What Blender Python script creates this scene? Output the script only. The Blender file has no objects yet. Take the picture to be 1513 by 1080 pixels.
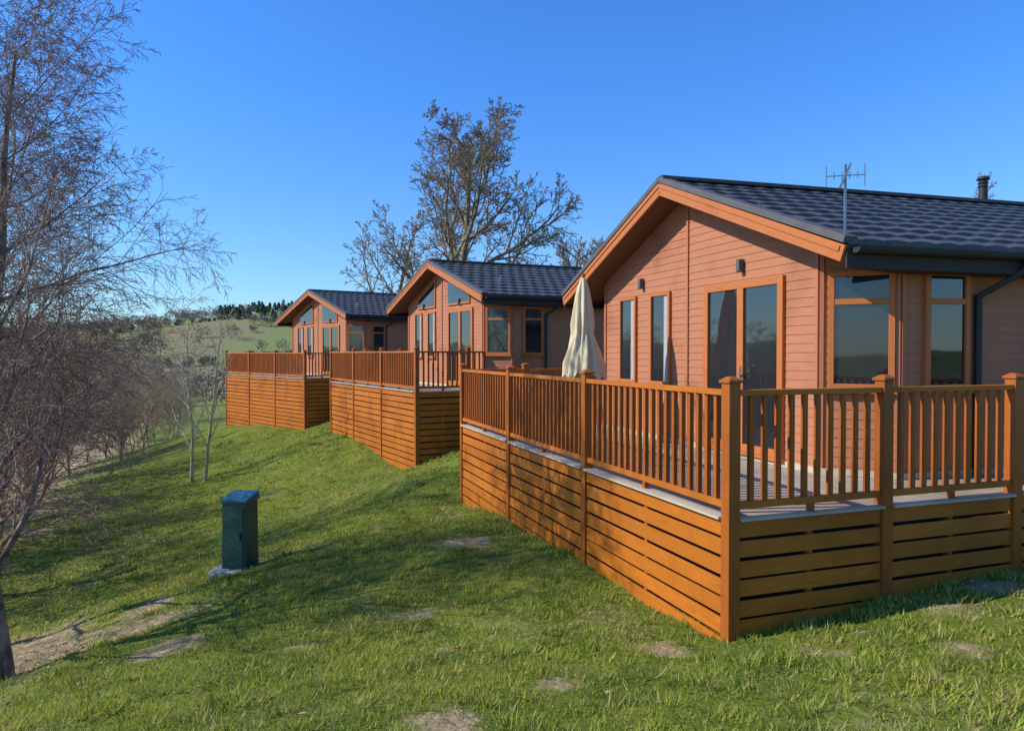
import bpy, math, random
import numpy as np
from mathutils import Vector, Matrix
R=math.radians
rng=random.Random(7)
nr=np.random.default_rng(5)
scene=bpy.context.scene

# ------------------------------------------------------------------ materials
def mat(name):
    m=bpy.data.materials.new(name); m.use_nodes=True
    nt=m.node_tree; b=nt.nodes['Principled BSDF']
    return m,nt,b
def N(nt,t,**k):
    n=nt.nodes.new(t)
    for a,v in k.items(): setattr(n,a,v)
    return n
def mixc(nt,fac,a,b,mode='MIX'):
    n=N(nt,'ShaderNodeMix',data_type='RGBA',blend_type=mode)
    for s,v in ((0,fac),(6,a),(7,b)):
        if hasattr(v,'links'): nt.links.new(v,n.inputs[s])
        else: n.inputs[s].default_value=v if s==0 else (v[0],v[1],v[2],1)
    return n.outputs[2]
def noise(nt,scale,detail=4,vec=(1,1,1),rough=.55):
    tc=N(nt,'ShaderNodeTexCoord'); mp=N(nt,'ShaderNodeMapping')
    mp.inputs['Scale'].default_value=vec
    nt.links.new(tc.outputs['Object'],mp.inputs[0])
    n=N(nt,'ShaderNodeTexNoise'); n.inputs['Scale'].default_value=scale
    n.inputs['Detail'].default_value=detail; n.inputs['Roughness'].default_value=rough
    nt.links.new(mp.outputs[0],n.inputs['Vector'])
    return n.outputs['Fac']
def ramp(nt,sock,a,b):
    n=N(nt,'ShaderNodeMapRange'); n.inputs[1].default_value=a; n.inputs[2].default_value=b
    nt.links.new(sock,n.inputs[0]); return n.outputs[0]
def bump(nt,b,sock,strength,dist=.01):
    n=N(nt,'ShaderNodeBump'); n.inputs['Strength'].default_value=strength; n.inputs['Distance'].default_value=dist
    nt.links.new(sock,n.inputs['Height']); nt.links.new(n.outputs[0],b.inputs['Normal'])
def wood(name,c1,c2,rough=.55,vec=(2,2,40),var=.35,stain=.5,spec=.3):
    m,nt,b=mat(name)
    f=noise(nt,1.6,6,vec)
    col=mixc(nt,ramp(nt,f,.3,.7),c1,c2)
    g=N(nt,'ShaderNodeNewGeometry')
    v=ramp(nt,g.outputs['Random Per Island'],0,1)
    dark=tuple(x*(1-var) for x in c1)
    mm=N(nt,'ShaderNodeMath',operation='MULTIPLY'); mm.inputs[1].default_value=.75
    nt.links.new(v,mm.inputs[0])
    col=mixc(nt,mm.outputs[0],col,dark)
    big=noise(nt,1.1,5)
    col=mixc(nt,ramp(nt,big,stain,stain+.4),col,tuple(x*.5 for x in c2))
    nt.links.new(col,b.inputs['Base Color']); b.inputs['Roughness'].default_value=rough
    b.inputs['Specular IOR Level'].default_value=spec
    bump(nt,b,f,.35,.004)
    return m
M_deck=wood('stained_timber',(.62,.19,.018),(.46,.125,.011),.5,(2,2,40),.35,.47)
M_post=wood('stained_timber_post',(.43,.12,.018),(.33,.085,.012),.45,(30,30,2),.2)
M_floor=wood('deck_floor_boards',(.44,.37,.29),(.35,.29,.22),.7,(3,3,3),.3)
M_edge=wood('deck_edge_board',(.56,.48,.35),(.46,.39,.28),.7,(3,3,30),.1)
M_side=wood('cabin_siding',(.50,.200,.102),(.41,.158,.080),.65,(2,2,40),.14,.54,.2)
M_trim=wood('cabin_trim',(.54,.17,.044),(.46,.135,.034),.5,(3,3,20),.1,.6)
M_trim2=wood('corner_trim',(.48,.175,.082),(.42,.15,.07),.5,(3,3,20),.08,.6)
def simple(name,c,rough=.6,var=.25,scale=6,metal=0):
    m,nt,b=mat(name)
    f=noise(nt,scale,5)
    nt.links.new(mixc(nt,ramp(nt,f,.3,.7),tuple(x*(1-var) for x in c),tuple(min(1,x*(1+var)) for x in c)),b.inputs['Base Color'])
    b.inputs['Roughness'].default_value=rough; b.inputs['Metallic'].default_value=metal
    return m
def roofm():
    m,nt,b=mat('roof_tiles')
    f=noise(nt,7,6,(1,1,1),.7)
    c=mixc(nt,ramp(nt,f,.35,.7),(.045,.042,.045),(.12,.112,.108))
    c=mixc(nt,ramp(nt,noise(nt,.8,4),.45,.75),c,(.08,.074,.062))
    nt.links.new(c,b.inputs['Base Color']); b.inputs['Roughness'].default_value=.5
    b.inputs['Specular IOR Level'].default_value=.3
    bump(nt,b,noise(nt,60,3),.4,.004)
    return m
M_roof=roofm()
M_verge=simple('verge_strip',(.10,.088,.085),.6,.15)
M_dark=simple('dark_fascia',(.028,.020,.016),.7,.2)
M_soff=simple('soffit',(.14,.06,.035),.7,.1)
M_metal=simple('aerial_metal',(.30,.31,.33),.4,.1,6,.7)
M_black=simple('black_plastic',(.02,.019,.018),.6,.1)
M_conc=simple('concrete',(.40,.38,.33),.9,.3)
M_teal=simple('painted_teal_metal',(.010,.075,.062),.42,.25,4)
M_lid=simple('painted_blue_lid',(.02,.12,.17),.5,.2,4)
M_curt=simple('curtain',(.38,.37,.35),.5,.1)
def glass():
    m,nt,b=mat('window_glass')
    b.inputs['Base Color'].default_value=(.018,.022,.026,1)
    b.inputs['Roughness'].default_value=.03; b.inputs['IOR'].default_value=1.8
    f=noise(nt,.9,1); bump(nt,b,f,.14,.05)
    return m
M_glass=glass()
def fabric():
    m,nt,b=mat('parasol_canvas')
    f=noise(nt,9,4); nt.links.new(mixc(nt,f,(.56,.45,.27),(.68,.58,.38)),b.inputs['Base Color'])
    b.inputs['Roughness'].default_value=.9; return m
M_fab=fabric()
def bark(name,c1,c2,sc=3,vec=(1,1,1)):
    m,nt,b=mat(name)
    f=noise(nt,sc,5,vec); nt.links.new(mixc(nt,ramp(nt,f,.35,.65),c1,c2),b.inputs['Base Color'])
    b.inputs['Roughness'].default_value=.85; b.inputs['Specular IOR Level'].default_value=.2
    bump(nt,b,f,.6,.01); return m
M_birch=bark('birch_twigs',(.21,.135,.10),(.33,.23,.175))
M_bark=bark('birch_bark',(.10,.065,.04),(.32,.25,.18),9,(1,1,.5))
M_brush=bark('brush_bark',(.28,.20,.13),(.42,.32,.215))
M_oak=bark('oak_bark',(.19,.14,.09),(.32,.245,.165))
M_sap=bark('sapling_bark',(.38,.33,.22),(.50,.45,.32))
M_roundt=bark('thicket_bark',(.19,.125,.085),(.28,.19,.125))
def attr(nt,name):
    a=N(nt,'ShaderNodeAttribute'); a.attribute_name=name; return a.outputs['Fac']
def ground_mat():
    m,nt,b=mat('grass_ground')
    g=mixc(nt,ramp(nt,noise(nt,1.3,5),.35,.65),(.075,.12,.010),(.16,.19,.02))
    g=mixc(nt,ramp(nt,noise(nt,11,5),.50,.8),g,(.24,.20,.06))
    d=mixc(nt,ramp(nt,noise(nt,8,5),.3,.7),(.26,.175,.085),(.48,.36,.21))
    ad=N(nt,'ShaderNodeMath',operation='MULTIPLY_ADD'); ad.inputs[1].default_value=1.3; ad.inputs[2].default_value=-.65
    nt.links.new(noise(nt,5.5,6,(1,1,1),.65),ad.inputs[0])
    a2=N(nt,'ShaderNodeMath',operation='ADD'); nt.links.new(ad.outputs[0],a2.inputs[0]); nt.links.new(attr(nt,'dry'),a2.inputs[1])
    g=mixc(nt,ramp(nt,a2.outputs[0],.32,.72),g,d)
    ff=mixc(nt,ramp(nt,noise(nt,.014,3),.45,.6),(.19,.26,.06),(.25,.21,.10))
    g=mixc(nt,attr(nt,'far'),g,ff)
    nt.links.new(g,b.inputs['Base Color']); b.inputs['Roughness'].default_value=.95
    b.inputs['Specular IOR Level'].default_value=.15
    bump(nt,b,noise(nt,18,6),.8,.05)
    return m
M_ground=ground_mat()
def blade_mat():
    m,nt,b=mat('grass_blade')
    ge=N(nt,'ShaderNodeNewGeometry')
    g=mixc(nt,ramp(nt,noise(nt,2.0,6,(1,1,1),.65),.40,.60),(.115,.205,.010),(.34,.40,.028))
    g=mixc(nt,ramp(nt,noise(nt,.4,4),.46,.68),g,(.40,.40,.045))
    g=mixc(nt,ramp(nt,ge.outputs['Random Per Island'],.5,1.15),g,(.56,.50,.17))
    g=mixc(nt,attr(nt,'dry'),g,(.56,.45,.21))
    nt.links.new(g,b.inputs['Base Color']); b.inputs['Roughness'].default_value=.6
    b.inputs['Specular IOR Level'].default_value=.15
    t=N(nt,'ShaderNodeBsdfTranslucent'); nt.links.new(g,t.inputs[0])
    mx=N(nt,'ShaderNodeMixShader'); mx.inputs[0].default_value=.4
    nt.links.new(b.outputs[0],mx.inputs[1]); nt.links.new(t.outputs[0],mx.inputs[2])
    nt.links.new(mx.outputs[0],nt.nodes['Material Output'].inputs[0])
    return m
M_blade=blade_mat()
M_leaf=simple('dead_leaf',(.32,.215,.115),.8,.4,20)
M_wood1=simple('far_bare_wood',(.24,.195,.125),.9,.35,.2)
M_conif=simple('conifer_green',(.06,.085,.042),.9,.4,.3)

# ------------------------------------------------------------------ helpers
def empty(name,loc=(0,0,0)):
    e=bpy.data.objects.new(name,None); e.location=loc; scene.collection.objects.link(e); return e
class MB:
    def __init__(s): s.v=[]; s.f=[]
    def add(s,vs,fs):
        o=len(s.v); s.v+= [tuple(v) for v in vs]; s.f+=[tuple(i+o for i in f) for f in fs]
    def hexa(s,c):  # c: 4 bottom, 4 top
        s.add(c,[(3,2,1,0),(4,5,6,7),(0,1,5,4),(1,2,6,5),(2,3,7,6),(3,0,4,7)])
    def beam(s,p0,p1,w,h):
        p0=Vector(p0);p1=Vector(p1);d=(p1-p0).normalized()
        sd=d.cross(Vector((0,0,1)))
        if sd.length<1e-4: sd=Vector((1,0,0))
        sd.normalize(); up=sd.cross(d).normalized()
        a=sd*w/2;b=up*h/2
        s.hexa([p0-a-b,p0+a-b,p1+a-b,p1-a-b,p0-a+b,p0+a+b,p1+a+b,p1-a+b])
    def post(s,x,y,z0,z1,w,ang,w2=None):
        w2=w if w2 is None else w2
        c,sn=math.cos(ang),math.sin(ang)
        pts=[]
        for z,ww in ((z0,w),(z1,w2)):
            for dx,dy in ((-1,-1),(1,-1),(1,1),(-1,1)):
                dx*=ww/2;dy*=ww/2
                pts.append((x+dx*c-dy*sn,y+dx*sn+dy*c,z))
        s.hexa(pts)
    def obj(s,name,m,parent=None,bev=0,smooth=False):
        me=bpy.data.meshes.new(name); me.from_pydata(s.v,[],s.f); me.update()
        me.materials.append(m)
        o=bpy.data.objects.new(name,me); scene.collection.objects.link(o)
        if parent: o.parent=parent
        if bev:
            b=o.modifiers.new('b','BEVEL'); b.width=bev; b.segments=2; b.limit_method='ANGLE'
        if smooth: me.polygons.foreach_set('use_smooth',[True]*len(me.polygons))
        return o

def np_mesh(name,V,F,m,attrs=None,parent=None,smooth=False):
    k=F.shape[1]
    me=bpy.data.meshes.new(name)
    me.vertices.add(len(V)); me.vertices.foreach_set('co',V.astype(np.float32).ravel())
    me.loops.add(F.size); me.loops.foreach_set('vertex_index',F.astype(np.int32).ravel())
    me.polygons.add(len(F)); me.polygons.foreach_set('loop_start',np.arange(0,F.size,k,dtype=np.int32))
    me.polygons.foreach_set('loop_total',np.full(len(F),k,dtype=np.int32))
    if smooth: me.polygons.foreach_set('use_smooth',np.ones(len(F),dtype=bool))
    me.update(calc_edges=True)
    for n,a in (attrs or {}).items():
        at=me.attributes.new(n,'FLOAT','POINT'); at.data.foreach_set('value',a.astype(np.float32))
    me.materials.append(m)
    o=bpy.data.objects.new(name,me); scene.collection.objects.link(o)
    if parent: o.parent=parent
    return o

# ------------------------------------------------------------------ terrain
CP=np.array([
(0,0,-1.6),(3,2.5,-1.75),(1.85,6,-2.44),(3.4,6.55,-2.26),(5,7.1,-2.15),(.92,8.64,-2.58),(0,11.3,-2.66),(-.95,14.05,-2.90),
(-4.25,11,-3.32),(-5.2,7.5,-3.45),(-3,4.2,-2.3),(-1,7.3,-2.78),(-1.9,10,-2.84),(-3.0,12.4,-3.2),(-2.1,14.3,-2.92),(-3.5,15,-3.35),
(-2.55,19,-3.12),(-1.5,18,-2.55),(0.5,17,-2.3),(-4.5,22.3,-2.98),(-6.65,25.95,-2.88),
(-4.8,15,-3.75),(-3.9,18,-3.35),(-4.9,18,-3.75),(-6.2,20.5,-3.9),(-7.6,15,-4.25),(-7.0,12,-4.15),(-8.3,19.5,-4.35),(-7.7,24.2,-3.5),(-8.8,24.0,-4.1),(-10.7,24.6,-4.45),(-10.3,28.6,-3.75),(-12.3,27.5,-4.5),
(-8.74,30,-3.2),(-7,28,-2.8),(-14.55,36.2,-3.7),(-12,33,-3.45),(-16,33,-4.7),
(-15,20,-5.1),(-12,12,-5.0),(-9,7,-4.4),(-8,0,-3.3),(-17,28,-5.1),(-25,30,-6.8),(-25,10,-7),(-20,-10,-5.5),(-24,50,-6.3),
(5,15,-2.2),(5,30,-2.2),(10,8,-1.9),(12,20,-1.9),(10,0,-1.3),(0,-10,-.8),(20,-10,0),(30,15,-1),(25,45,-1.5),(0,50,-2.5),(-10,50,-3.5)],float)
def tps_k(r2): return .5*r2*np.log(r2+1e-9)
def fit():
    n=len(CP); d=((CP[:,None,:2]-CP[None,:,:2])**2).sum(2)
    K=tps_k(d)+np.eye(n)*.10
    P=np.c_[np.ones(n),CP[:,:2]]
    A=np.zeros((n+3,n+3)); A[:n,:n]=K; A[:n,n:]=P; A[n:,:n]=P.T
    return np.linalg.solve(A,np.r_[CP[:,2],0,0,0])
WT=fit()
def ss(a,b,x):
    t=np.clip((x-a)/(b-a),0,1); return t*t*(3-2*t)
def terr(x,y):
    x=np.atleast_1d(np.asarray(x,float)); y=np.atleast_1d(np.asarray(y,float))
    z=np.full(x.shape,WT[-3])+WT[-2]*x+WT[-1]*y
    for i in range(len(CP)):
        z+=WT[i]*tps_k((x-CP[i,0])**2+(y-CP[i,1])**2)
    z+=.035*np.sin(2.1*x+.7*y)*np.sin(1.7*y-.4*x)+.026*np.sin(4.3*x+1+np.sin(y*2.2))*np.sin(3.9*y+np.sin(x*1.7))+.014*np.sin(8.1*x+y)*np.sin(7.3*y-2*x)
    far=-2-6.5/(1+np.exp((x+18)/9))
    def g(cx,cy,sx,sy,h): return h*np.exp(-((x-cx)/sx)**2-((y-cy)/sy)**2)
    far=far+g(-95,330,90,110,20)+g(-230,380,130,130,10)+g(60,420,200,120,8)+g(-420,300,200,260,14)+g(300,500,300,200,10)
    far=far+.7*np.sin(x*.05)*np.sin(y*.043)
    w=ss(34,75,np.hypot(x+2,y-18))
    return np.where(w>=1,far,z*(1-w)+far*w)
def tz(x,y): return float(terr(x,y)[0])
DP=[(1.33,5.85,.22),(2.45,5.45,.27),(2.85,5.75,.16),(3.8,6.0,.3),(4.4,6.4,.25),(-.7,10.2,.35),(-4.4,8.7,.5),(-5.7,8.6,.8),(-6.6,9.4,.9),(-1,7.6,.2),(-.4,4.1,.2),
    (-2.0,6.6,.2),(3.3,5.2,.16),(-3.6,7.4,.35),(-.6,6.2,.15),(.35,5.1,.14),(-5.0,9.8,.4)]
ph=nr.uniform(0,6.28,(12,)); fr=nr.normal(0,1,(12,2))
def dryness(x,y):
    s=np.zeros_like(x)
    for i in range(12): s+=np.sin((fr[i,0]*x+fr[i,1]*y)*(1.0+.35*i)+ph[i])/(1+.12*i)
    s/=3.2
    w=np.zeros_like(x)
    for cx,cy,r in DP:
        dd=np.hypot(x-cx,(y-cy))/r
        w=np.maximum(w,np.clip(1.1-.6*dd+.4*s,0,.74))
    w=np.maximum(w,.33*np.exp(-((x+4.4)/1.3)**2-((y-18.2)/2.6)**2))
    w=np.maximum(w,np.clip((s-.5)*1.1,0,.36))
    e=ss(-6.3,-10.5,x+.9*s+(y-8)*.45)*.8
    return np.clip(np.maximum(w,e),0,1)
n=460
u=np.linspace(-1,1,n)
gx=5*np.sinh(6.4*u); gy=10+5*np.sinh(6.4*u)
X,Y=np.meshgrid(gx,gy)
x=X.ravel();y=Y.ravel();z=terr(x,y)
idx=np.arange(n*n).reshape(n,n)
F=np.stack([idx[:-1,:-1].ravel(),idx[:-1,1:].ravel(),idx[1:,1:].ravel(),idx[1:,:-1].ravel()],1)
rr=np.hypot(x+2,y-18)
np_mesh('ground',np.c_[x,y,z],F,M_ground,{'dry':dryness(x,y),'far':ss(45,110,rr)},smooth=True)

# grass blades and tussocks, one mesh
def make_grass():
    NB=400000
    th=nr.uniform(-.86,.86,NB); r=2.0+nr.random(NB)**1.2*32
    bx=np.sin(th)*r; by=np.cos(th)*r
    c=np.sin(bx*9+np.sin(by*7))*np.sin(by*8.3+np.sin(bx*6))
    dr=dryness(bx,by)
    keep=(nr.random(NB)>dr*.9)&(nr.random(NB)<.70+.30*c)
    bx=bx[keep];by=by[keep];dr=dr[keep];r=r[keep];c=c[keep]
    k=len(bx)
    big=np.sin(bx*2.3+1+np.sin(by*3.1))*np.sin(by*1.9+.4*bx+np.sin(bx*4.3))
    h=(nr.uniform(.02,.055,k)+.03*np.clip(c,0,1)+.05*np.clip(big,0,1)*nr.random(k))*(1-.5*dr)
    la=nr.uniform(0,6.28,k); lean=nr.uniform(.1,1.1,k)*h
    # tussocks
    nt_=5200; per=22
    tth=nr.uniform(-.84,.84,nt_); tr=2.2+nr.random(nt_)**1.1*26
    tx=np.sin(tth)*tr; ty=np.cos(tth)*tr
    tx+=nr.normal(0,.1,nt_)
    bg_=np.sin(tx*1.3+2+np.sin(ty*1.1))*np.sin(ty*1.1+np.sin(tx*1.7))
    kp=(nr.random(nt_)<(.35+.6*np.clip(bg_,0,1)))&(dryness(tx,ty)<.5); tx=tx[kp];ty=ty[kp];tr=tr[kp]; m=len(tx)
    ts=nr.uniform(.5,1.25,m)
    ox=nr.normal(0,.035,(m,per))*ts[:,None]; oy=nr.normal(0,.035,(m,per))*ts[:,None]
    ux=(tx[:,None]+ox).ravel(); uy=(ty[:,None]+oy).ravel()
    uh=(nr.uniform(.05,.105,(m,per))*ts[:,None]).ravel()
    ula=np.arctan2(oy,ox).ravel()+nr.normal(0,.5,m*per)
    ulean=uh*nr.uniform(.3,1.1,m*per); ur=np.repeat(tr,per)
    udr=np.repeat(nr.random(m)**3*.5,per)
    bx=np.r_[bx,ux];by=np.r_[by,uy];h=np.r_[h,uh];la=np.r_[la,ula];lean=np.r_[lean,ulean];r=np.r_[r,ur];dr=np.r_[dr,udr]
    k=len(bx); bz=terr(bx,by)-.010
    w=.0024+.0009*r
    a=nr.uniform(0,6.28,k)
    dx=np.cos(a)*w;dy=np.sin(a)*w
    V=np.empty((k,3,3))
    V[:,0]=np.c_[bx-dx,by-dy,bz];V[:,1]=np.c_[bx+dx,by+dy,bz]
    V[:,2]=np.c_[bx+np.cos(la)*lean,by+np.sin(la)*lean,bz+h]
    F=np.arange(k*3).reshape(k,3)
    np_mesh('grass',V.reshape(-1,3),F,M_blade,{'dry':np.repeat(np.clip(dr+nr.normal(0,.14,k),0,1),3)})
make_grass()
def leaves():
    k=16000
    lx=nr.normal(-9,3.0,k); ly=nr.uniform(4,22,k)
    m=(lx<-3.6-nr.random(k)*2.5-(ly-8)*.4); lx=lx[m];ly=ly[m]
    k2=700; lx=np.r_[lx,nr.uniform(-6,6,k2)];ly=np.r_[ly,nr.uniform(2.5,14,k2)]
    k=len(lx); lz=terr(lx,ly)+nr.uniform(.004,.05,k)
    s=nr.uniform(.012,.035,k)[:,None]
    a=nr.normal(0,1,(k,3)); a[:,2]*=.4; a/=np.linalg.norm(a,axis=1)[:,None]
    b=np.cross(a,nr.normal(0,.5,(k,3))+[0,0,1]); b/=np.linalg.norm(b,axis=1)[:,None]
    c=np.c_[lx,ly,lz]
    V=np.stack([c-a*s,c-b*s*.5,c+a*s,c+b*s*.5],1).reshape(-1,3)
    np_mesh('fallen_leaves',V,np.arange(k*4).reshape(k,4),M_leaf)
leaves()

# ------------------------------------------------------------------ deck
def deck(C,th,Lf,nL,fang,Lfront,nF,zd,back):
    par=empty('timber_deck',(0,0,0))
    d1=Vector((-math.sin(th),math.cos(th),0)); d2=Vector((math.cos(fang),math.sin(fang),0))
    C=Vector((C[0],C[1],0))
    posts=MB();rails=MB();bal=MB();skirt=MB();floor=MB();edge=MB();caps=MB()
    runs=[(C,d1,Lf,nL,True,Vector((-d1.y,d1.x,0))),
          (C,d2,Lfront,nF,True,Vector((d2.y,-d2.x,0))),
          (C+d1*Lf,d2,back,max(1,round(back/1.67)),True,Vector((-d2.y,d2.x,0)))]
    W=.115
    done=[]
    for O,d,L,nn,sk,out in runs:
        ang=math.atan2(d.y,d.x)
        st=L/nn
        for i in range(nn+1):
            p=O+d*st*i
            if all((p-q).length>.3 for q in done):
                g=tz(p.x,p.y)
                posts.post(p.x,p.y,g-.15,zd+1.14,W,ang)
                caps.post(p.x,p.y,zd+1.14,zd+1.165,W+.03,ang); caps.post(p.x,p.y,zd+1.165,zd+1.195,W+.02,ang,.05)
                done.append(p)
        for i in range(nn):
            a=O+d*(st*i+W/2+.002); b=O+d*(st*(i+1)-W/2-.002)
            for zz,ww,hh in ((zd+1.055,.085,.05),(zd+.10,.06,.06)):
                rails.beam((a.x,a.y,zz),(b.x,b.y,zz),ww,hh)
            nb=int(round((st-W)/.138))
            for j in range(1,nb):
                p=a+(b-a)*(j/nb)
                bal.post(p.x,p.y,zd+.13,zd+1.03,.042,ang)
            m=(a+b)/2
            bal.post(m.x,m.y,zd,zd+.07,.05,ang)
            zmin=min(tz(a.x,a.y),tz(b.x,b.y))-.12
            zz=zd-.10; 
            while zz>zmin-.1:
                j1=rng.uniform(-.004,.004)
                aa=a+out*(.02+j1); bb=b+out*(.02+j1)
                skirt.beam((aa.x,aa.y,zz+rng.uniform(-.005,.005)),(bb.x,bb.y,zz+rng.uniform(-.007,.007)),.022,.140)
                zz-=.170
            mm=m-out*.03
            skirt.post(mm.x,mm.y,tz(m.x,m.y)-.1,zd-.05,.06,ang)
            ea=a+out*.035; eb=b+out*.035
            edge.beam((ea.x,ea.y,zd-.012),(eb.x,eb.y,zd-.012),.09,.024)
    n_b=int(back/.145)
    for i in range(n_b):
        o=C+d2*(.03+.145*(i+.5))
        e=o+d1*Lf
        floor.beam((o.x,o.y,zd-.014),(e.x,e.y,zd-.014),.139,.026)
    if Lfront>back:
        w=2.2
        nb=int(w/.145)
        for i in range(nb):
            o=C+d1*(.06+.145*(i+.5)); a=o+d2*(back-.05); e=o+d2*Lfront
            floor.beam((a.x,a.y,zd-.016),(e.x,e.y,zd-.016),.139,.024)
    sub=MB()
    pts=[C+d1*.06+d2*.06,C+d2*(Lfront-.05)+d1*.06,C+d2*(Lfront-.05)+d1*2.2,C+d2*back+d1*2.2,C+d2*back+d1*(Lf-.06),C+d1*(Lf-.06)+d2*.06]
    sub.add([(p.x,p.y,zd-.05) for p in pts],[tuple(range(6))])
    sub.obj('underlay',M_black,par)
    ln=MB()  # added black sheets behind the boards, standing in for shade in the gaps
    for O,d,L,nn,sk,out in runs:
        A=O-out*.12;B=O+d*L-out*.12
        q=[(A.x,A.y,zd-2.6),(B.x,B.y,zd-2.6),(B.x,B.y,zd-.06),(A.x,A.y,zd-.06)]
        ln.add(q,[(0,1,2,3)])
    ln.obj('skirting_gap_shade',M_black,par)
    posts.obj('posts',M_post,par,.006); caps.obj('post_caps',M_post,par,.003); rails.obj('rails',M_deck,par,.005)
    bal.obj('balusters',M_post,par); skirt.obj('skirting_boards',M_deck,par,.003)
    floor.obj('floor_boards',M_floor,par); edge.obj('floor_edge',M_edge,par)
    return par
deck((1.85,6.0),R(19.4),8.45,3,R(19.0),6.68,4,-1.39,2.6)
deck((-2.55,19.0),R(30.0),8.1,3,R(27),9,6,-1.02,2.6)
deck((-8.74,30.0),R(43),8.5,3,R(38),9,6,-1.05,2.6)

# ------------------------------------------------------------------ cabins
def cabin(P,th,va,k,zd,ez,az,gable_glass):
    par=empty('timber_cabin')
    u=Vector((-math.sin(th),math.cos(th),0)); v=Vector((math.cos(va),math.sin(va),0))
    P=Vector((P[0],P[1],0))
    W=5.39*k; ca=W/2; m=.56*k; ov=.45; so=.30*k
    E=ca+m+so
    Lb=12.5
    def T(a,b,z): p=P+u*a+v*b; return Vector((p.x,p.y,z))
    def roofz(a): return az-(az-ez)*abs(a-ca)/E
    TH=.16
    def under(a): return roofz(a)-TH
    zb=zd-1.3
    side=MB();corner=MB()
    def wall(A,B,hA,hB):
        pA=T(A[0],A[1],0);pB=T(B[0],B[1],0)
        d=(pB-pA);L=d.length;d.normalize();nn=Vector((d.y,-d.x,0))
        if hA>hB: flip=True; lo,hi=hB,hA
        else: flip=False; lo,hi=hA,hB
        zz=zb;c=.108
        while zz<hi-.01:
            z1=min(zz+c,hi)
            def s(q):
                t=0 if q<=lo or hi-lo<1e-6 else (q-lo)/(hi-lo)
                return t
            s0,s1=s(zz),s(z1)
            if flip: a0,b0,a1,b1=0,1-s0,0,1-s1
            else: a0,b0,a1,b1=s0,1,s1,1
            o0=nn*.0095;o1=nn*.002
            q=[pA+d*L*a0+o0,pA+d*L*b0+o0,pA+d*L*b1+o1,pA+d*L*a1+o1]
            zs=[zz,zz,z1,z1]
            vs=[(p.x,p.y,h) for p,h in zip(q,zs)]
            bk=[(p.x-nn.x*.016,p.y-nn.y*.016,h) for p,h in zip(q[:2],zs[:2])]
            side.add(vs+bk,[(0,1,2,3),(4,5,1,0)])
            zz+=c
        return pA,d,nn,L
    def wbox(mb,O,d,nn,s0,s1,z0,z1,d0,d1):
        c=[]
        for zz in (z0,z1):
            for s,dd in ((s0,d1),(s1,d1),(s1,d0),(s0,d0)):
                p=O+d*s+nn*dd; c.append((p.x,p.y,zz))
        mb.hexa(c)
    frame=MB();glassm=MB();curt=MB()
    def window(w,s0,s1,z0,z1,mull=(),trans=(),cur=False,cas=.065):
        O,d,nn,L=w
        z0+=zd;z1+=zd
        wbox(frame,O,d,nn,s0,s0+cas,z0,z1,0,.055);wbox(frame,O,d,nn,s1-cas,s1,z0,z1,0,.055)
        wbox(frame,O,d,nn,s0+cas,s1-cas,z1-cas,z1,0,.055);wbox(frame,O,d,nn,s0+cas,s1-cas,z0,z0+cas,0,.055)
        wbox(frame,O,d,nn,s0-.03,s1+.03,z0-.04,z0-.002,0,.08)
        for mx in mull: wbox(frame,O,d,nn,mx-cas*.65,mx+cas*.65,z0+cas,z1-cas,0,.053)
        for tz_ in trans: wbox(frame,O,d,nn,s0+cas,s1-cas,zd+tz_-cas*.5,zd+tz_+cas*.5,0,.050)
        wbox(glassm,O,d,nn,s0+.02,s1-.02,z0+.02,z1-.02,0,.026)
        if cur:
            wbox(curt,O,d,nn,s1-cas-.14*k,s1-cas-.02,z0+cas,z1-cas,0,.030)
    wl=wall((W,0),(ca,0),under(W),under(ca)-.0)
    wr=wall((ca,0),(0,0),under(ca),under(0))
    wc=wall((0,0),(-m,m),under(0),under(-m))
    ws=wall((-m,m),(-m,Lb),under(-m),under(-m))
    wk=wall((-m,Lb),(ca,Lb),under(-m),under(ca)); wk2=wall((ca,Lb),(W+m,Lb),under(ca),under(W+m))
    wo=wall((W+m,Lb),(W+m,m),under(W+m),under(W+m))
    wd=wall((W+m,m),(W,0),under(W+m),under(W))
    f=k
    window(wr,ca-2.21*f,ca-.56*f,.09,2.35,mull=[ca-1.385*f],cas=.10)
    window(wl,W-3.73*f,W-3.13*f,.89,2.36,cur=True,cas=.05)
    window(wl,W-4.78*f,W-4.20*f,.89,2.36,cur=True,cas=.05)
    Lc=wc[3]
    window(wc,.09,Lc-.05,.98,2.32,trans=[1.97])
    window(ws,.30,.92,.98,2.32,trans=[1.97])
    window(ws,3.4,4.5,.98,2.32,mull=[3.95],trans=[1.97]); window(ws,6.2,7.1,.1,2.3); window(ws,8.6,9.9,.98,2.2,mull=[9.25])
    window(wd,.09,Lc-.09,.98,2.32,trans=[1.97])
    hd=MB()
    wbox(hd,wr[0],wr[1],wr[2],ca-1.385*f+.01,ca-1.385*f+.035,zd+1.0,zd+1.22,.053,.065)
    wbox(hd,wr[0],wr[1],wr[2],ca-1.385*f+.0,ca-1.385*f+.10,zd+1.10,zd+1.125,.065,.09)
    hd.obj('door_handle',M_metal,par)
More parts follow.
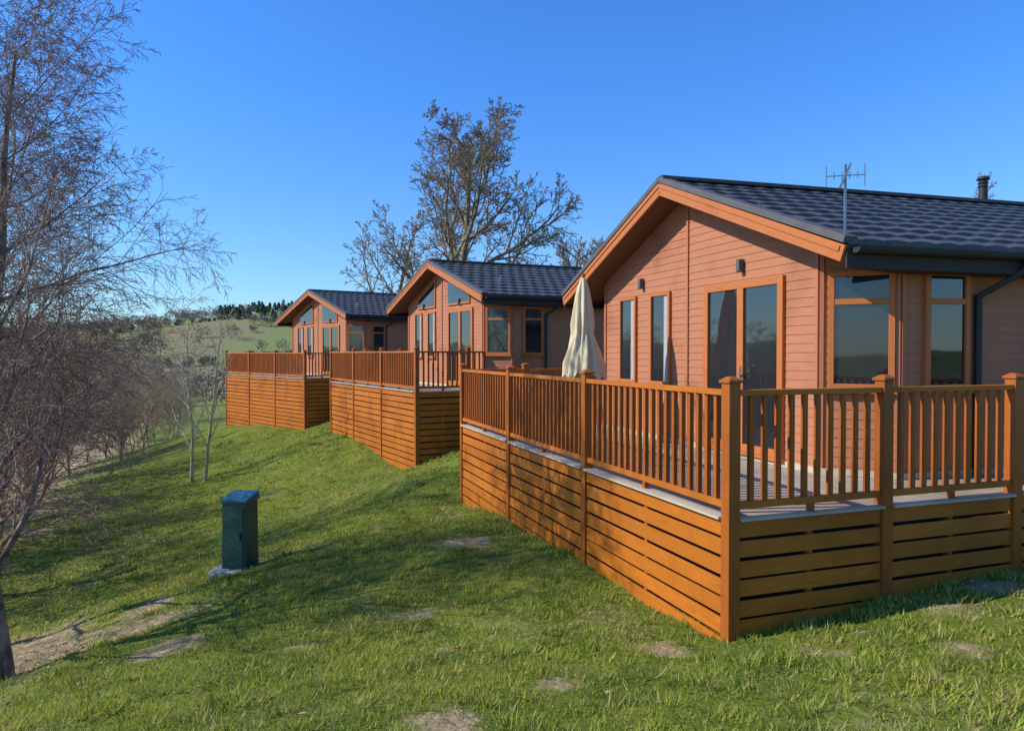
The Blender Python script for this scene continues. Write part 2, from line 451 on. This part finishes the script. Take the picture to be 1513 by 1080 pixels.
    if gable_glass:
        for w,sa,sb in ((wr,ca-2.21*f,ca-.75*f),(wl,W-4.5*f,W-3.13*f)):
            O,d,nn,L=w
            aa=[ (ca-s if w is wr else W-s) for s in (sa,sb)]
            for mb,ins,dd in ((frame,0,.05),(glassm,.06,.056)):
                b0=zd+2.48+ins
                t0=under(aa[0])-.22-ins; t1=under(aa[1])-.22-ins
                q=[(sa+ins,b0),(sb-ins,b0),(sb-ins,max(t1,b0+.04)),(sa+ins,max(t0,b0+.04))]
                vs=[]
                for dd_ in (dd,0):
                    for s,zz in q:
                        p=O+d*s+nn*dd_; vs.append((p.x,p.y,zz))
                mb.add(vs,[(0,1,2,3),(7,6,5,4),(0,4,5,1),(1,5,6,2),(2,6,7,3),(3,7,4,0)])
    for w,s,a in ((wr,0,ca),(wr,ca-.045,0),(wc,.0,0),(wc,Lc-.045,-m),(ws,0,-m),(wl,0,W)):
        O,d,nn,L=w
        wbox(corner,O,d,nn,s,s+.045,zb,under(a)-(.02 if s==0 else .03),0,.03)
    side.obj('wall_siding',M_side,par); corner.obj('corner_trim',M_trim2,par)
    frame.obj('window_frames',M_trim,par,.004); glassm.obj('window_glass',M_glass,par)
    if curt.v: curt.obj('curtains',M_curt,par)
    pl=MB()
    for w in (wl,wr,wc,ws):
        wbox(pl,w[0],w[1],w[2],0,w[3],zd+.0,zd+.07,0,.035)
    pl.obj('plinth',M_edge,par)
    slab=MB()
    a0,a1=ca-E,ca+E
    prof=[(a0,ez-TH),(a0,ez-.03),(ca,az-.03),(a1,ez-.03),(a1,ez-TH),(ca,az-TH)]
    vs=[T(a,b,z) for b in (-ov,Lb+.3) for a,z in prof]
    fs=[(0,1,2,5),(5,2,3,4),(6,11,8,7),(11,10,9,8)]
    for i in range(6):
        j=(i+1)%6; fs.append((i,i+6,j+6,j))
    slab.add(vs,fs); slab.obj('roof_deck',M_soff,par)
    V=[];Fc=[]
    rows=11; cols=int((Lb+ov+.3)/.055)
    for sgn in (-1,1):
        for r in range(rows):
            for e,(t,lift) in enumerate(((r/rows,.012),((r+1)/rows,.044),((r+1)/rows,.0))):
                aa=ca+sgn*E*t*1.01
                zz=az-(az-ez)*t*1.01
                for c in range(cols+1):
                    b=-ov+c*(Lb+ov+.3)/cols
                    wv=.022*(abs(math.sin((b+.165*(r%2))*math.pi/.33))**.7)
                    V.append(T(aa,b,zz+lift+(wv if e<2 else 0)))
            base=len(V)-3*(cols+1)
            for e in range(2):
                for c in range(cols):
                    i0=base+e*(cols+1)+c; i1=i0+cols+1
                    q=(i0,i0+1,i1+1,i1)
                    Fc.append(q if sgn<0 else q[::-1])
    mb=MB();mb.v=[tuple(q) for q in V];mb.f=Fc
    mb.obj('roof_tiles',M_roof,par)
    rc=MB(); rc.beam(T(ca,-ov-.02,az+.055),T(ca,Lb+.32,az+.055),.20,.05); rc.beam(T(ca,-ov-.02,az+.085),T(ca,Lb+.32,az+.085),.1,.03)
    vg=MB();bg=MB()
    for a in (a0,a1):
        vg.beam(T(a+(ca-a)*-.01,-ov+.03,ez+.035),T(ca,-ov+.03,az+.035),.17,.075)
        bg.beam(T(a,-ov-.018,ez-.105),T(ca,-ov-.018,az-.105),.035,.17)
        bg.beam(T(a+(ca-a)*.01,-ov-.04,ez-.05),T(ca,-ov-.04,az-.05),.02,.06)
    vg.obj('verge_strips',M_verge,par,.004); bg.obj('barge_boards',M_trim,par,.004); rc.obj('ridge_cap',M_roof,par,.008)
    fa=MB();gu=MB()
    for sg,a in ((-1,a0),(1,a1)):
        fa.beam(T(a+sg*.013,-ov,ez-.13),T(a+sg*.013,Lb+.3,ez-.13),.024,.24)
        M=8; ring=[]
        for b in (-ov+.05,Lb+.3):
            for i in range(M+1):
                t=math.pi*i/M
                ring.append(T(a+sg*(.085+.055*math.cos(t)),b,ez-.05-.055*math.sin(t)))
        gu.add(ring,[(i,i+1,i+M+2,i+M+1) for i in range(M)])
        gu.add([ring[i] for i in range(M+1)],[tuple(range(M+1))])
        gu.beam(T(a+sg*.14,-ov+.05,ez-.045),T(a+sg*.14,Lb+.3,ez-.045),.012,.014)
    sf=MB()
    for sg in (-1,1):
        ai=ca+sg*(ca+m-.01); ao=ca+sg*E
        zz=ez-.25
        sf.hexa([T(ai,m,zz),T(ao,-ov,zz),T(ao,Lb,zz),T(ai,Lb,zz),T(ai,m,zz+.02),T(ao,-ov,zz+.02),T(ao,Lb,zz+.02),T(ai,Lb,zz+.02)])
    sf.obj('soffit',M_dark,par)
    fa.obj('eave_fascia',M_dark,par); gu.obj('gutter',M_black,par)
    dp=MB()
    b=1.75
    pts=[T(a0-.08,b+.12,ez-.10),T(a0-.08,b+.12,ez-.2),T(-m-.06,b-.18,ez-.48),T(-m-.06,b-.18,zd-.3)]
    for p,q in zip(pts[:-1],pts[1:]): dp.beam(p,q,.068,.068) if abs((q-p).x)+abs((q-p).y)>.01 else dp.post(p.x,p.y,q.z-.02,p.z+.02,.068,0)
    dp.obj('downpipe',M_black,par,.015)
    wl_=MB()
    for w,s in ((wr,ca-1.38*f),(wl,W-4.0*f)):
        wbox(wl_,w[0],w[1],w[2],s-.035,s+.035,zd+2.47,zd+2.64,.0,.10)
        wbox(wl_,w[0],w[1],w[2],s-.05,s+.05,zd+2.52,zd+2.59,.0,.03)
    wl_.obj('wall_lamps',M_verge,par,.01)
    return par,T,dict(a0=a0,ca=ca,E=E,m=m)
c1,T1,g1=cabin((3.545,8.2),R(19.4),R(15.6),1.0,-1.39,1.12,2.54,False)
c2,T2,g2=cabin((-.81,19.93),R(29.4),R(23),1.05,-1.02,1.56,2.84,True)
c3,T3,g3=cabin((-7.45,31.98),R(40),R(34),1.087,-1.05,1.68,2.96,True)
def aerial(T,g,ez,s,hgt,a,b):
    e=empty('tv_aerial'); mb=MB()
    p=T(g['a0']+a,b,ez)
    mb.post(p.x,p.y,ez-.05,ez+hgt,.02,0)
    q=Vector((p.x,p.y,ez+hgt-.17*s)); dx=Vector((.97,-.24,0))
    mb.beam(q-dx*.28*s,q+dx*.28*s,.010,.010)
    for t,h in ((-.27,.15),(-.16,.06),(-.05,.06),(.06,.05),(.17,.05),(.27,.17)):
        c=q+dx*t*s
        mb.post(c.x,c.y,c.z-h*s,c.z+h*s,.007,0)
    mb.beam(q-dx*.05-Vector((0,0,.12)),q+dx*.05+Vector((0,0,.12)),.03,.02)
    mb.obj('mast_and_elements',M_metal,e)
aerial(T1,g1,1.12,.68,.82,.06,-.40)
aerial(T2,g2,1.56,.5,.55,.3,.2); aerial(T3,g3,1.68,.5,.55,.3,.2)
def flue():
    e=empty('roof_flue'); 
    p=T1(g1['ca']+.25,5.95,2.5)
    bpy.ops.mesh.primitive_cylinder_add(vertices=20,radius=.07,depth=.7,location=(p.x,p.y,2.70))
    o=bpy.context.object; o.name='pipe'; o.data.materials.append(M_black); o.parent=e
    for zz,r,h in ((3.08,.11,.05),(3.0,.09,.03),(2.94,.09,.03)):
        bpy.ops.mesh.primitive_cone_add(vertices=20,radius1=r,radius2=r*.7,depth=h,location=(p.x,p.y,zz))
        o=bpy.context.object; o.name='cowl_ring'; o.data.materials.append(M_black); o.parent=e
flue()

# ------------------------------------------------------------------ parasol
def parasol():
    e=empty('patio_parasol'); x0,y0=1.10,11.0; zt=1.17; zd=-1.39
    prof=[(0,.02),(.05,.05),(.14,.08),(.3,.11),(.5,.135),(.72,.155),(.86,.15),(.95,.17),(1.15,.225),(1.32,.265),(1.45,.28)]
    M=96; V=[];F=[]
    for i,(dz,r) in enumerate(prof):
        for j in range(M):
            t=2*math.pi*j/M
            amp=.38*min(1,dz/.4)
            w=1+amp*(abs(math.cos(4*t+.3*math.sin(dz*4)))-.6)+.12*math.sin(13*t+dz*6)*min(1,dz)+.06*math.sin(7*t-dz*3)
            drop=(.12*abs(math.cos(4*t)) if i==len(prof)-1 else 0)
            V.append((x0+r*w*math.cos(t),y0+r*w*math.sin(t),zt-dz-drop))
    for i in range(len(prof)-1):
        for j in range(M):
            k=(j+1)%M; F.append((i*M+j,(i+1)*M+j,(i+1)*M+k,i*M+k))
    mb=MB();mb.v=V;mb.f=F;mb.obj('folded_canopy',M_fab,e,smooth=True)
    mb=MB();mb.post(x0,y0,zd,zt+.06,.045,.3);mb.obj('pole',M_post,e,.01)
    mb=MB();mb.post(x0,y0,zd+.001,zd+.07,.55,.3,.5);mb.post(x0,y0,zd+.07,zd+.3,.09,.3);mb.obj('base',M_conc,e,.015)
parasol()

# ------------------------------------------------------------------ utility cabinet
def cabinet():
    e=empty('utility_cabinet'); x0,y0=-4.22,11.0; g=tz(x0,y0); a=R(-8)
    mb=MB();mb.post(x0,y0,g-.1,g+1.1,.40,a,.385);mb.obj('body',M_teal,e,.012)
    mb=MB();c,s=math.cos(a),math.sin(a)
    def q(dx,dy,z): return (x0+dx*c-dy*s,y0+dx*s+dy*c,z)
    w=.215
    mb.hexa([q(-w,-w,g+1.08),q(w,-w,g+1.08),q(w,w,g+1.08),q(-w,w,g+1.08),q(-w,-w,g+1.12),q(w,-w,g+1.12),q(w*.96,w,g+1.20),q(-w*.96,w,g+1.20)])
    mb.obj('sloped_lid',M_lid,e,.008)
    mb=MB();mb.hexa([q(-.155,-.215,g+.12),q(.155,-.215,g+.12),q(.155,-.17,g+.12),q(-.155,-.17,g+.12),q(-.155,-.207,g+1.0),q(.155,-.207,g+1.0),q(.155,-.17,g+1.0),q(-.155,-.17,g+1.0)]);mb.obj('door',M_teal,e,.006)
    mb=MB();mb.hexa([q(.10,-.235,g+.52),q(.125,-.235,g+.52),q(.125,-.2,g+.52),q(.10,-.2,g+.52),q(.10,-.235,g+.64),q(.125,-.235,g+.64),q(.125,-.2,g+.64),q(.10,-.2,g+.64)]);mb.obj('handle',M_black,e)
    mb=MB();p=q(-.08,-.05,0);mb.post(p[0],p[1],g-.25,g+.06,.54,a);mb.obj('concrete_plinth',M_conc,e,.015)
cabinet()

# ------------------------------------------------------------------ trees
def grow(S,rg,p,d,L,r,lv,pr):
    n=max(3,int(L/pr['step'][lv])); st=L/n
    last=lv>=pr['max']
    nc=0 if last else pr['kids'][lv]
    sf=.1 if last else pr['start'][lv]
    acc=0.0; wob=pr['wob'][lv]; tr=pr['trop'][lv]
    rend=max(pr['rmin'],r*pr.get('taper',.22))
    az=rg.uniform(0,6.28)
    for i in range(n):
        t=(i+1)/n
        d=Vector((d.x+rg.gauss(0,wob),d.y+rg.gauss(0,wob),d.z+rg.gauss(0,wob)+tr)).normalized()
        q=p+d*st
        ra=r+(rend-r)*(i/n); rb=r+(rend-r)*t
        S.append((p.x,p.y,p.z,q.x,q.y,q.z,ra,rb))
        if nc and t>=sf:
            acc+=nc/(n*(1-sf)+1e-6)
            while acc>=1:
                acc-=1; az+=2.4+rg.uniform(-.5,.5)
                an=pr['ang'][lv]*rg.uniform(.7,1.3)
                o=d.orthogonal().normalized(); o.rotate(Matrix.Rotation(az,3,d))
                cd=(d*math.cos(an)+o*math.sin(an)).normalized()
                cl=L*pr['ratio'][lv]*(1-.55*max(0,(t-sf)/(1-sf+.001)))*rg.uniform(.7,1.25)
                grow(S,rg,q,cd,cl,max(pr['rmin'],rb*pr['rr'][lv]),lv+1,pr)
        p=q
def seg_mesh(name,S,m,parent=None,sides=3):
    A=np.array(S); p0=A[:,:3];p1=A[:,3:6];r0=A[:,6];r1=A[:,7]
    d=p1-p0; ln=np.linalg.norm(d,axis=1,keepdims=True)+1e-9; d/=ln
    p1=p1+d*(r1[:,None]*.3)
    up=np.where(np.abs(d[:,2:3])>.9,[[1.,0,0]],[[0,0,1.]])
    a=np.cross(d,up);a/=np.linalg.norm(a,axis=1,keepdims=True);b=np.cross(d,a)
    k=sides;V=np.empty((len(A),2*k,3))
    for j in range(k):
        c,s=math.cos(2*math.pi*j/k),math.sin(2*math.pi*j/k)
        o=a*c+b*s
        V[:,j]=p0+o*r0[:,None];V[:,k+j]=p1+o*r1[:,None]
    base=(np.arange(len(A))*2*k)[:,None]
    F=np.concatenate([base+np.array([[j,(j+1)%k,k+(j+1)%k,k+j]]) for j in range(k)],0)
    return np_mesh(name,V.reshape(-1,3),F,m,parent=parent,smooth=sides>=8)
birchP=dict(max=4,step=[.3,.22,.18,.15,.13],kids=[28,12,9,6],wob=[.05,.09,.12,.15,.17],trop=[.03,.03,-.02,-.09,-.14],
            start=[.10,.15,.1,.1],ang=[.85,.75,.65,.6],ratio=[.46,.50,.52,.6],rr=[.42,.5,.6,.75],rmin=.0030,taper=.15)
def birch(x,y,H,r,lean,seed,name='birch_tree'):
    e=empty(name); S=[]; rg=random.Random(seed)
    grow(S,rg,Vector((x,y,tz(x,y)-.15)),Vector((lean[0],lean[1],1)).normalized(),H,r,0,birchP)
    T=[s for s in S if s[6]>.02]; t=[s for s in S if s[6]<=.02]
    seg_mesh('trunk_and_limbs',T,M_bark,e,8); seg_mesh('twigs',t,M_birch,e,3)
    return len(S)
print('birch',birch(-5.6,7.8,7.8,.11,(-.08,.05),3), birch(-7.4,9.9,8.4,.10,(.05,-.02),11),birch(-10.4,13.2,8.6,.11,(.02,.0),45))

thP=dict(max=3,step=[.5,.35,.3,.3],kids=[15,9,7],wob=[.08,.12,.16,.18],trop=[.03,.06,.02,-.02],start=[.1,.15,.1],ang=[.6,.65,.6],ratio=[.5,.5,.55],rr=[.5,.55,.6],rmin=.0060,taper=.2)
variants=[]
for s in range(4):
    S=[];rg=random.Random(100+s)
    for j in range(3):
        grow(S,rg,Vector((rg.uniform(-.5,.5),rg.uniform(-.5,.5),-.3)),Vector((rg.uniform(-.3,.3),rg.uniform(-.3,.3),1)).normalized(),rg.uniform(4.8,6.2),.06,0,thP)
    variants.append(S)
meshes=[]
thn=[(-11.4,12.0,.75),(-13.4,15.8,.9),(-13.8,19.2,.8),(-16,18,1.1),(-15.8,23.2,.9),(-17.9,21,1.1),(-18.6,27.5,1.0),(-21,25,1.3),(-18,15,1.1),
     (-21.3,33,1.1),(-24,32,1.3),(-23.5,40,1.1),(-22.5,44,.9),(-27,48,1.1),(-27,57,.9),(-31,60,1.1),(-35,64,1.2),(-36,77,1.0),
     (-23,19,1.3),(-28,24,1.4),(-18.8,34.5,.6),(-24,50,.8),(-29,54,1.1),(-25,36,1.2)]
for i,(x_,y_,s_) in enumerate(thn):
    v_=i%4
    if i<4:
        o=seg_mesh('bare_thicket_tree',variants[v_],M_brush,None,3); meshes.append(o.data)
    else:
        o=bpy.data.objects.new('bare_thicket_tree',meshes[v_]); scene.collection.objects.link(o)
    o.location=(x_,y_,tz(x_,y_)); o.scale=(s_*1.1,s_*1.1,s_); o.rotation_euler=(0,0,i*1.7)
spP=dict(max=2,step=[.3,.25,.2],kids=[18,8],wob=[.04,.1,.14],trop=[.02,.06,.03],start=[.2,.2],ang=[.5,.5],ratio=[.3,.45],rr=[.4,.6],rmin=.007,taper=.25)
for x_,y_,h_,sd in ((-10.65,24.6,5.5,1),(-11.3,25.0,5.4,2)):
    e=empty('sapling_tree');S=[]
    grow(S,random.Random(sd),Vector((x_,y_,tz(x_,y_)-.1)),Vector((rng.uniform(-.1,.1),0,1)).normalized(),h_,.07,0,spP)
    seg_mesh('trunk_and_branches',S,M_sap,e,5)
oakP=dict(max=5,step=[.8,.8,.6,.45,.4,.35],kids=[14,10,8,6,3],wob=[.05,.10,.13,.16,.18,.2],trop=[.01,.05,.04,.02,.0,0],start=[.22,.2,.2,.15,.1],
          ang=[.75,.62,.65,.65,.6],ratio=[.55,.52,.48,.48,.5],rr=[.62,.6,.6,.6,.7],rmin=.014,taper=.25)
def big(x,y,H,r,seed,pp=oakP,name='bare_oak_tree',m=M_oak,lean=(0,0),top=None):
    e=empty(name);S=[];g=tz(x,y)
    grow(S,random.Random(seed),Vector((x,y,g-.3)),Vector((lean[0],lean[1],1)).normalized(),H,r,0,pp)
    A=np.array(S)
    if top:   # scale the tree about its foot to the wanted height
        k=(top-g)/(A[:,5].max()-g); o=np.array([x,y,g]); A[:,0:3]=o+(A[:,0:3]-o)*k; A[:,3:6]=o+(A[:,3:6]-o)*k
    print(name,'top',A[:,5].max(),'x',A[:,3].min(),A[:,3].max(),len(S))
    seg_mesh('trunk_and_limbs',A,m,e,4)
big(-3.0,45,14.3,.42,21,top=15.4)
p2=dict(oakP);p2['kids']=[10,8,6,4,2]
big(-8.2,46,11.0,.25,8,p2,top=10.0)
rp=dict(max=4,step=[.6,.5,.4,.35,.3],kids=[16,10,8,4],wob=[.05,.1,.13,.16,.18],trop=[.01,.04,.03,.02,0],start=[.12,.15,.1,.1],ang=[.8,.6,.55,.5],ratio=[.55,.5,.45,.5],rr=[.6,.6,.6,.7],rmin=.017,taper=.35)
big(4.6,60,10.6,.25,4,rp,'round_bare_tree',M_roundt,top=10.4);big(8.0,62,9.6,.25,6,rp,'round_bare_tree',M_roundt,top=10.4)
big(38.5,62,11.8,.3,9,rp,'round_bare_tree',M_roundt,top=15.2)

def woodland():
    pts=[]
    for _ in range(1600):
        yy=nr.uniform(95,420); k=nr.uniform(-.95,-.22); pts.append((k*yy,yy))
    for _ in range(400):
        yy=nr.uniform(250,420); k=nr.uniform(-.3,.9); pts.append((k*yy,yy))
    pts=np.array(pts)
    f=np.sin(pts[:,0]*.035+1)*np.sin(pts[:,1]*.045)+.35*np.sin(pts[:,0]*.11+pts[:,1]*.07)
    kk=pts[:,0]/pts[:,1]
    field=(kk>-.50)&(kk<-.27)&(pts[:,1]>120)&(pts[:,1]<300)
    pts=pts[((f>-.05)|(kk<-.5)&(nr.random(len(pts))<.5))&(~field|(nr.random(len(pts))<.10))]
    nh=0; hd=[]
    for yy in (200,265):
        hy=np.linspace(-.56,-.28,70); hd.append(np.c_[hy*yy+nr.normal(0,1,70),yy+nr.normal(0,1.5,70)+25*np.sin(hy*14+yy)]); nh+=70
    pts=np.r_[pts,np.concatenate(hd)]
    g=terr(pts[:,0],pts[:,1]); out=[]
    for i,((px,py),gz) in enumerate(zip(pts,g)):
        h=nr.uniform(3.0,6) if i<len(pts)-nh else nr.uniform(1.2,2.8);w=h*.5;k=150
        q=nr.normal(0,1,(k,3));q/=np.linalg.norm(q,axis=1)[:,None];q*=nr.random((k,1))**.4
        c=np.c_[px+q[:,0]*w,py+q[:,1]*w,gz+h*.5+q[:,2]*h*.45]
        a=nr.normal(0,.19,(k,3));b=nr.normal(0,.19,(k,3));a[:,2]+=.2
        out.append(np.stack([c-a,c+b,c+a],1))
    V=np.concatenate(out).reshape(-1,3)
    np_mesh('distant_woodland',V,np.arange(len(V)).reshape(-1,3),M_wood1)
    out=[]
    for _ in range(70):
        yy=nr.uniform(290,335); k=nr.uniform(-.41,-.28) ; xx=k*yy; gz=tz(xx,yy)
        h=nr.uniform(2.5,5.5); kk=170
        t=nr.random(kk)**.8; a=nr.uniform(0,6.28,kk); rad=(1-t)*h*.36*nr.uniform(.5,1.1,kk)
        c=np.c_[xx+np.cos(a)*rad,yy+np.sin(a)*rad,gz+h*(.08+.92*t)]
        o=np.c_[np.cos(a),np.sin(a),-.5*np.ones(kk)]*nr.uniform(.4,.8,(kk,1)); s=np.c_[-np.sin(a),np.cos(a),np.zeros(kk)]*.45
        out.append(np.stack([c-s,c+s,c+o],1))
    V=np.concatenate(out).reshape(-1,3)
    np_mesh('distant_conifers',V,np.arange(len(V)).reshape(-1,3),M_conif)
woodland()

# ------------------------------------------------------------------ light, sky, camera
el=R(36); hx,hy=.99,.10; hl=math.hypot(hx,hy)
L=Vector((hx/hl*math.cos(el),hy/hl*math.cos(el),-math.sin(el)))
sd=bpy.data.lights.new('sun','SUN'); sd.energy=5.0; sd.angle=R(.5); sd.color=(1,.955,.85)
so=bpy.data.objects.new('sun',sd); so.rotation_euler=L.to_track_quat('-Z','Y').to_euler(); so.location=(-30,0,30); scene.collection.objects.link(so)
w=bpy.data.worlds.new('World'); scene.world=w; w.use_nodes=True
nt=w.node_tree; bg=nt.nodes['Background']; sk=nt.nodes.new('ShaderNodeTexSky'); sk.sky_type='NISHITA'; sk.sun_disc=False
sk.sun_elevation=el; sk.sun_rotation=math.atan2(-hx,-hy); sk.air_density=1.0; sk.dust_density=.2; sk.ozone_density=3.0; sk.altitude=100
tc=nt.nodes.new('ShaderNodeTexCoord'); sx=nt.nodes.new('ShaderNodeSeparateXYZ'); nt.links.new(tc.outputs['Generated'],sx.inputs[0])
fac=ramp(nt,sx.outputs['Z'],0.0,.35)
tint=mixc(nt,fac,(.75,1.0,1.2),(.50,1.10,1.85))
vm=nt.nodes.new('ShaderNodeVectorMath'); vm.operation='MULTIPLY'
nt.links.new(sk.outputs[0],vm.inputs[0]); nt.links.new(tint,vm.inputs[1])
nt.links.new(vm.outputs[0],bg.inputs[0]); bg.inputs[1].default_value=.132
cd=bpy.data.cameras.new('camera'); cd.sensor_width=36; cd.lens=25.0; cd.clip_end=4000; cd.clip_start=.05
co=bpy.data.objects.new('camera',cd); co.location=(0,0,0); co.rotation_euler=(R(89.02),0,0); scene.collection.objects.link(co)
scene.camera=co
scene.view_settings.view_transform='Standard'; scene.view_settings.look='None'; scene.view_settings.exposure=0
print('verts',sum(len(m.vertices) for m in bpy.data.meshes))
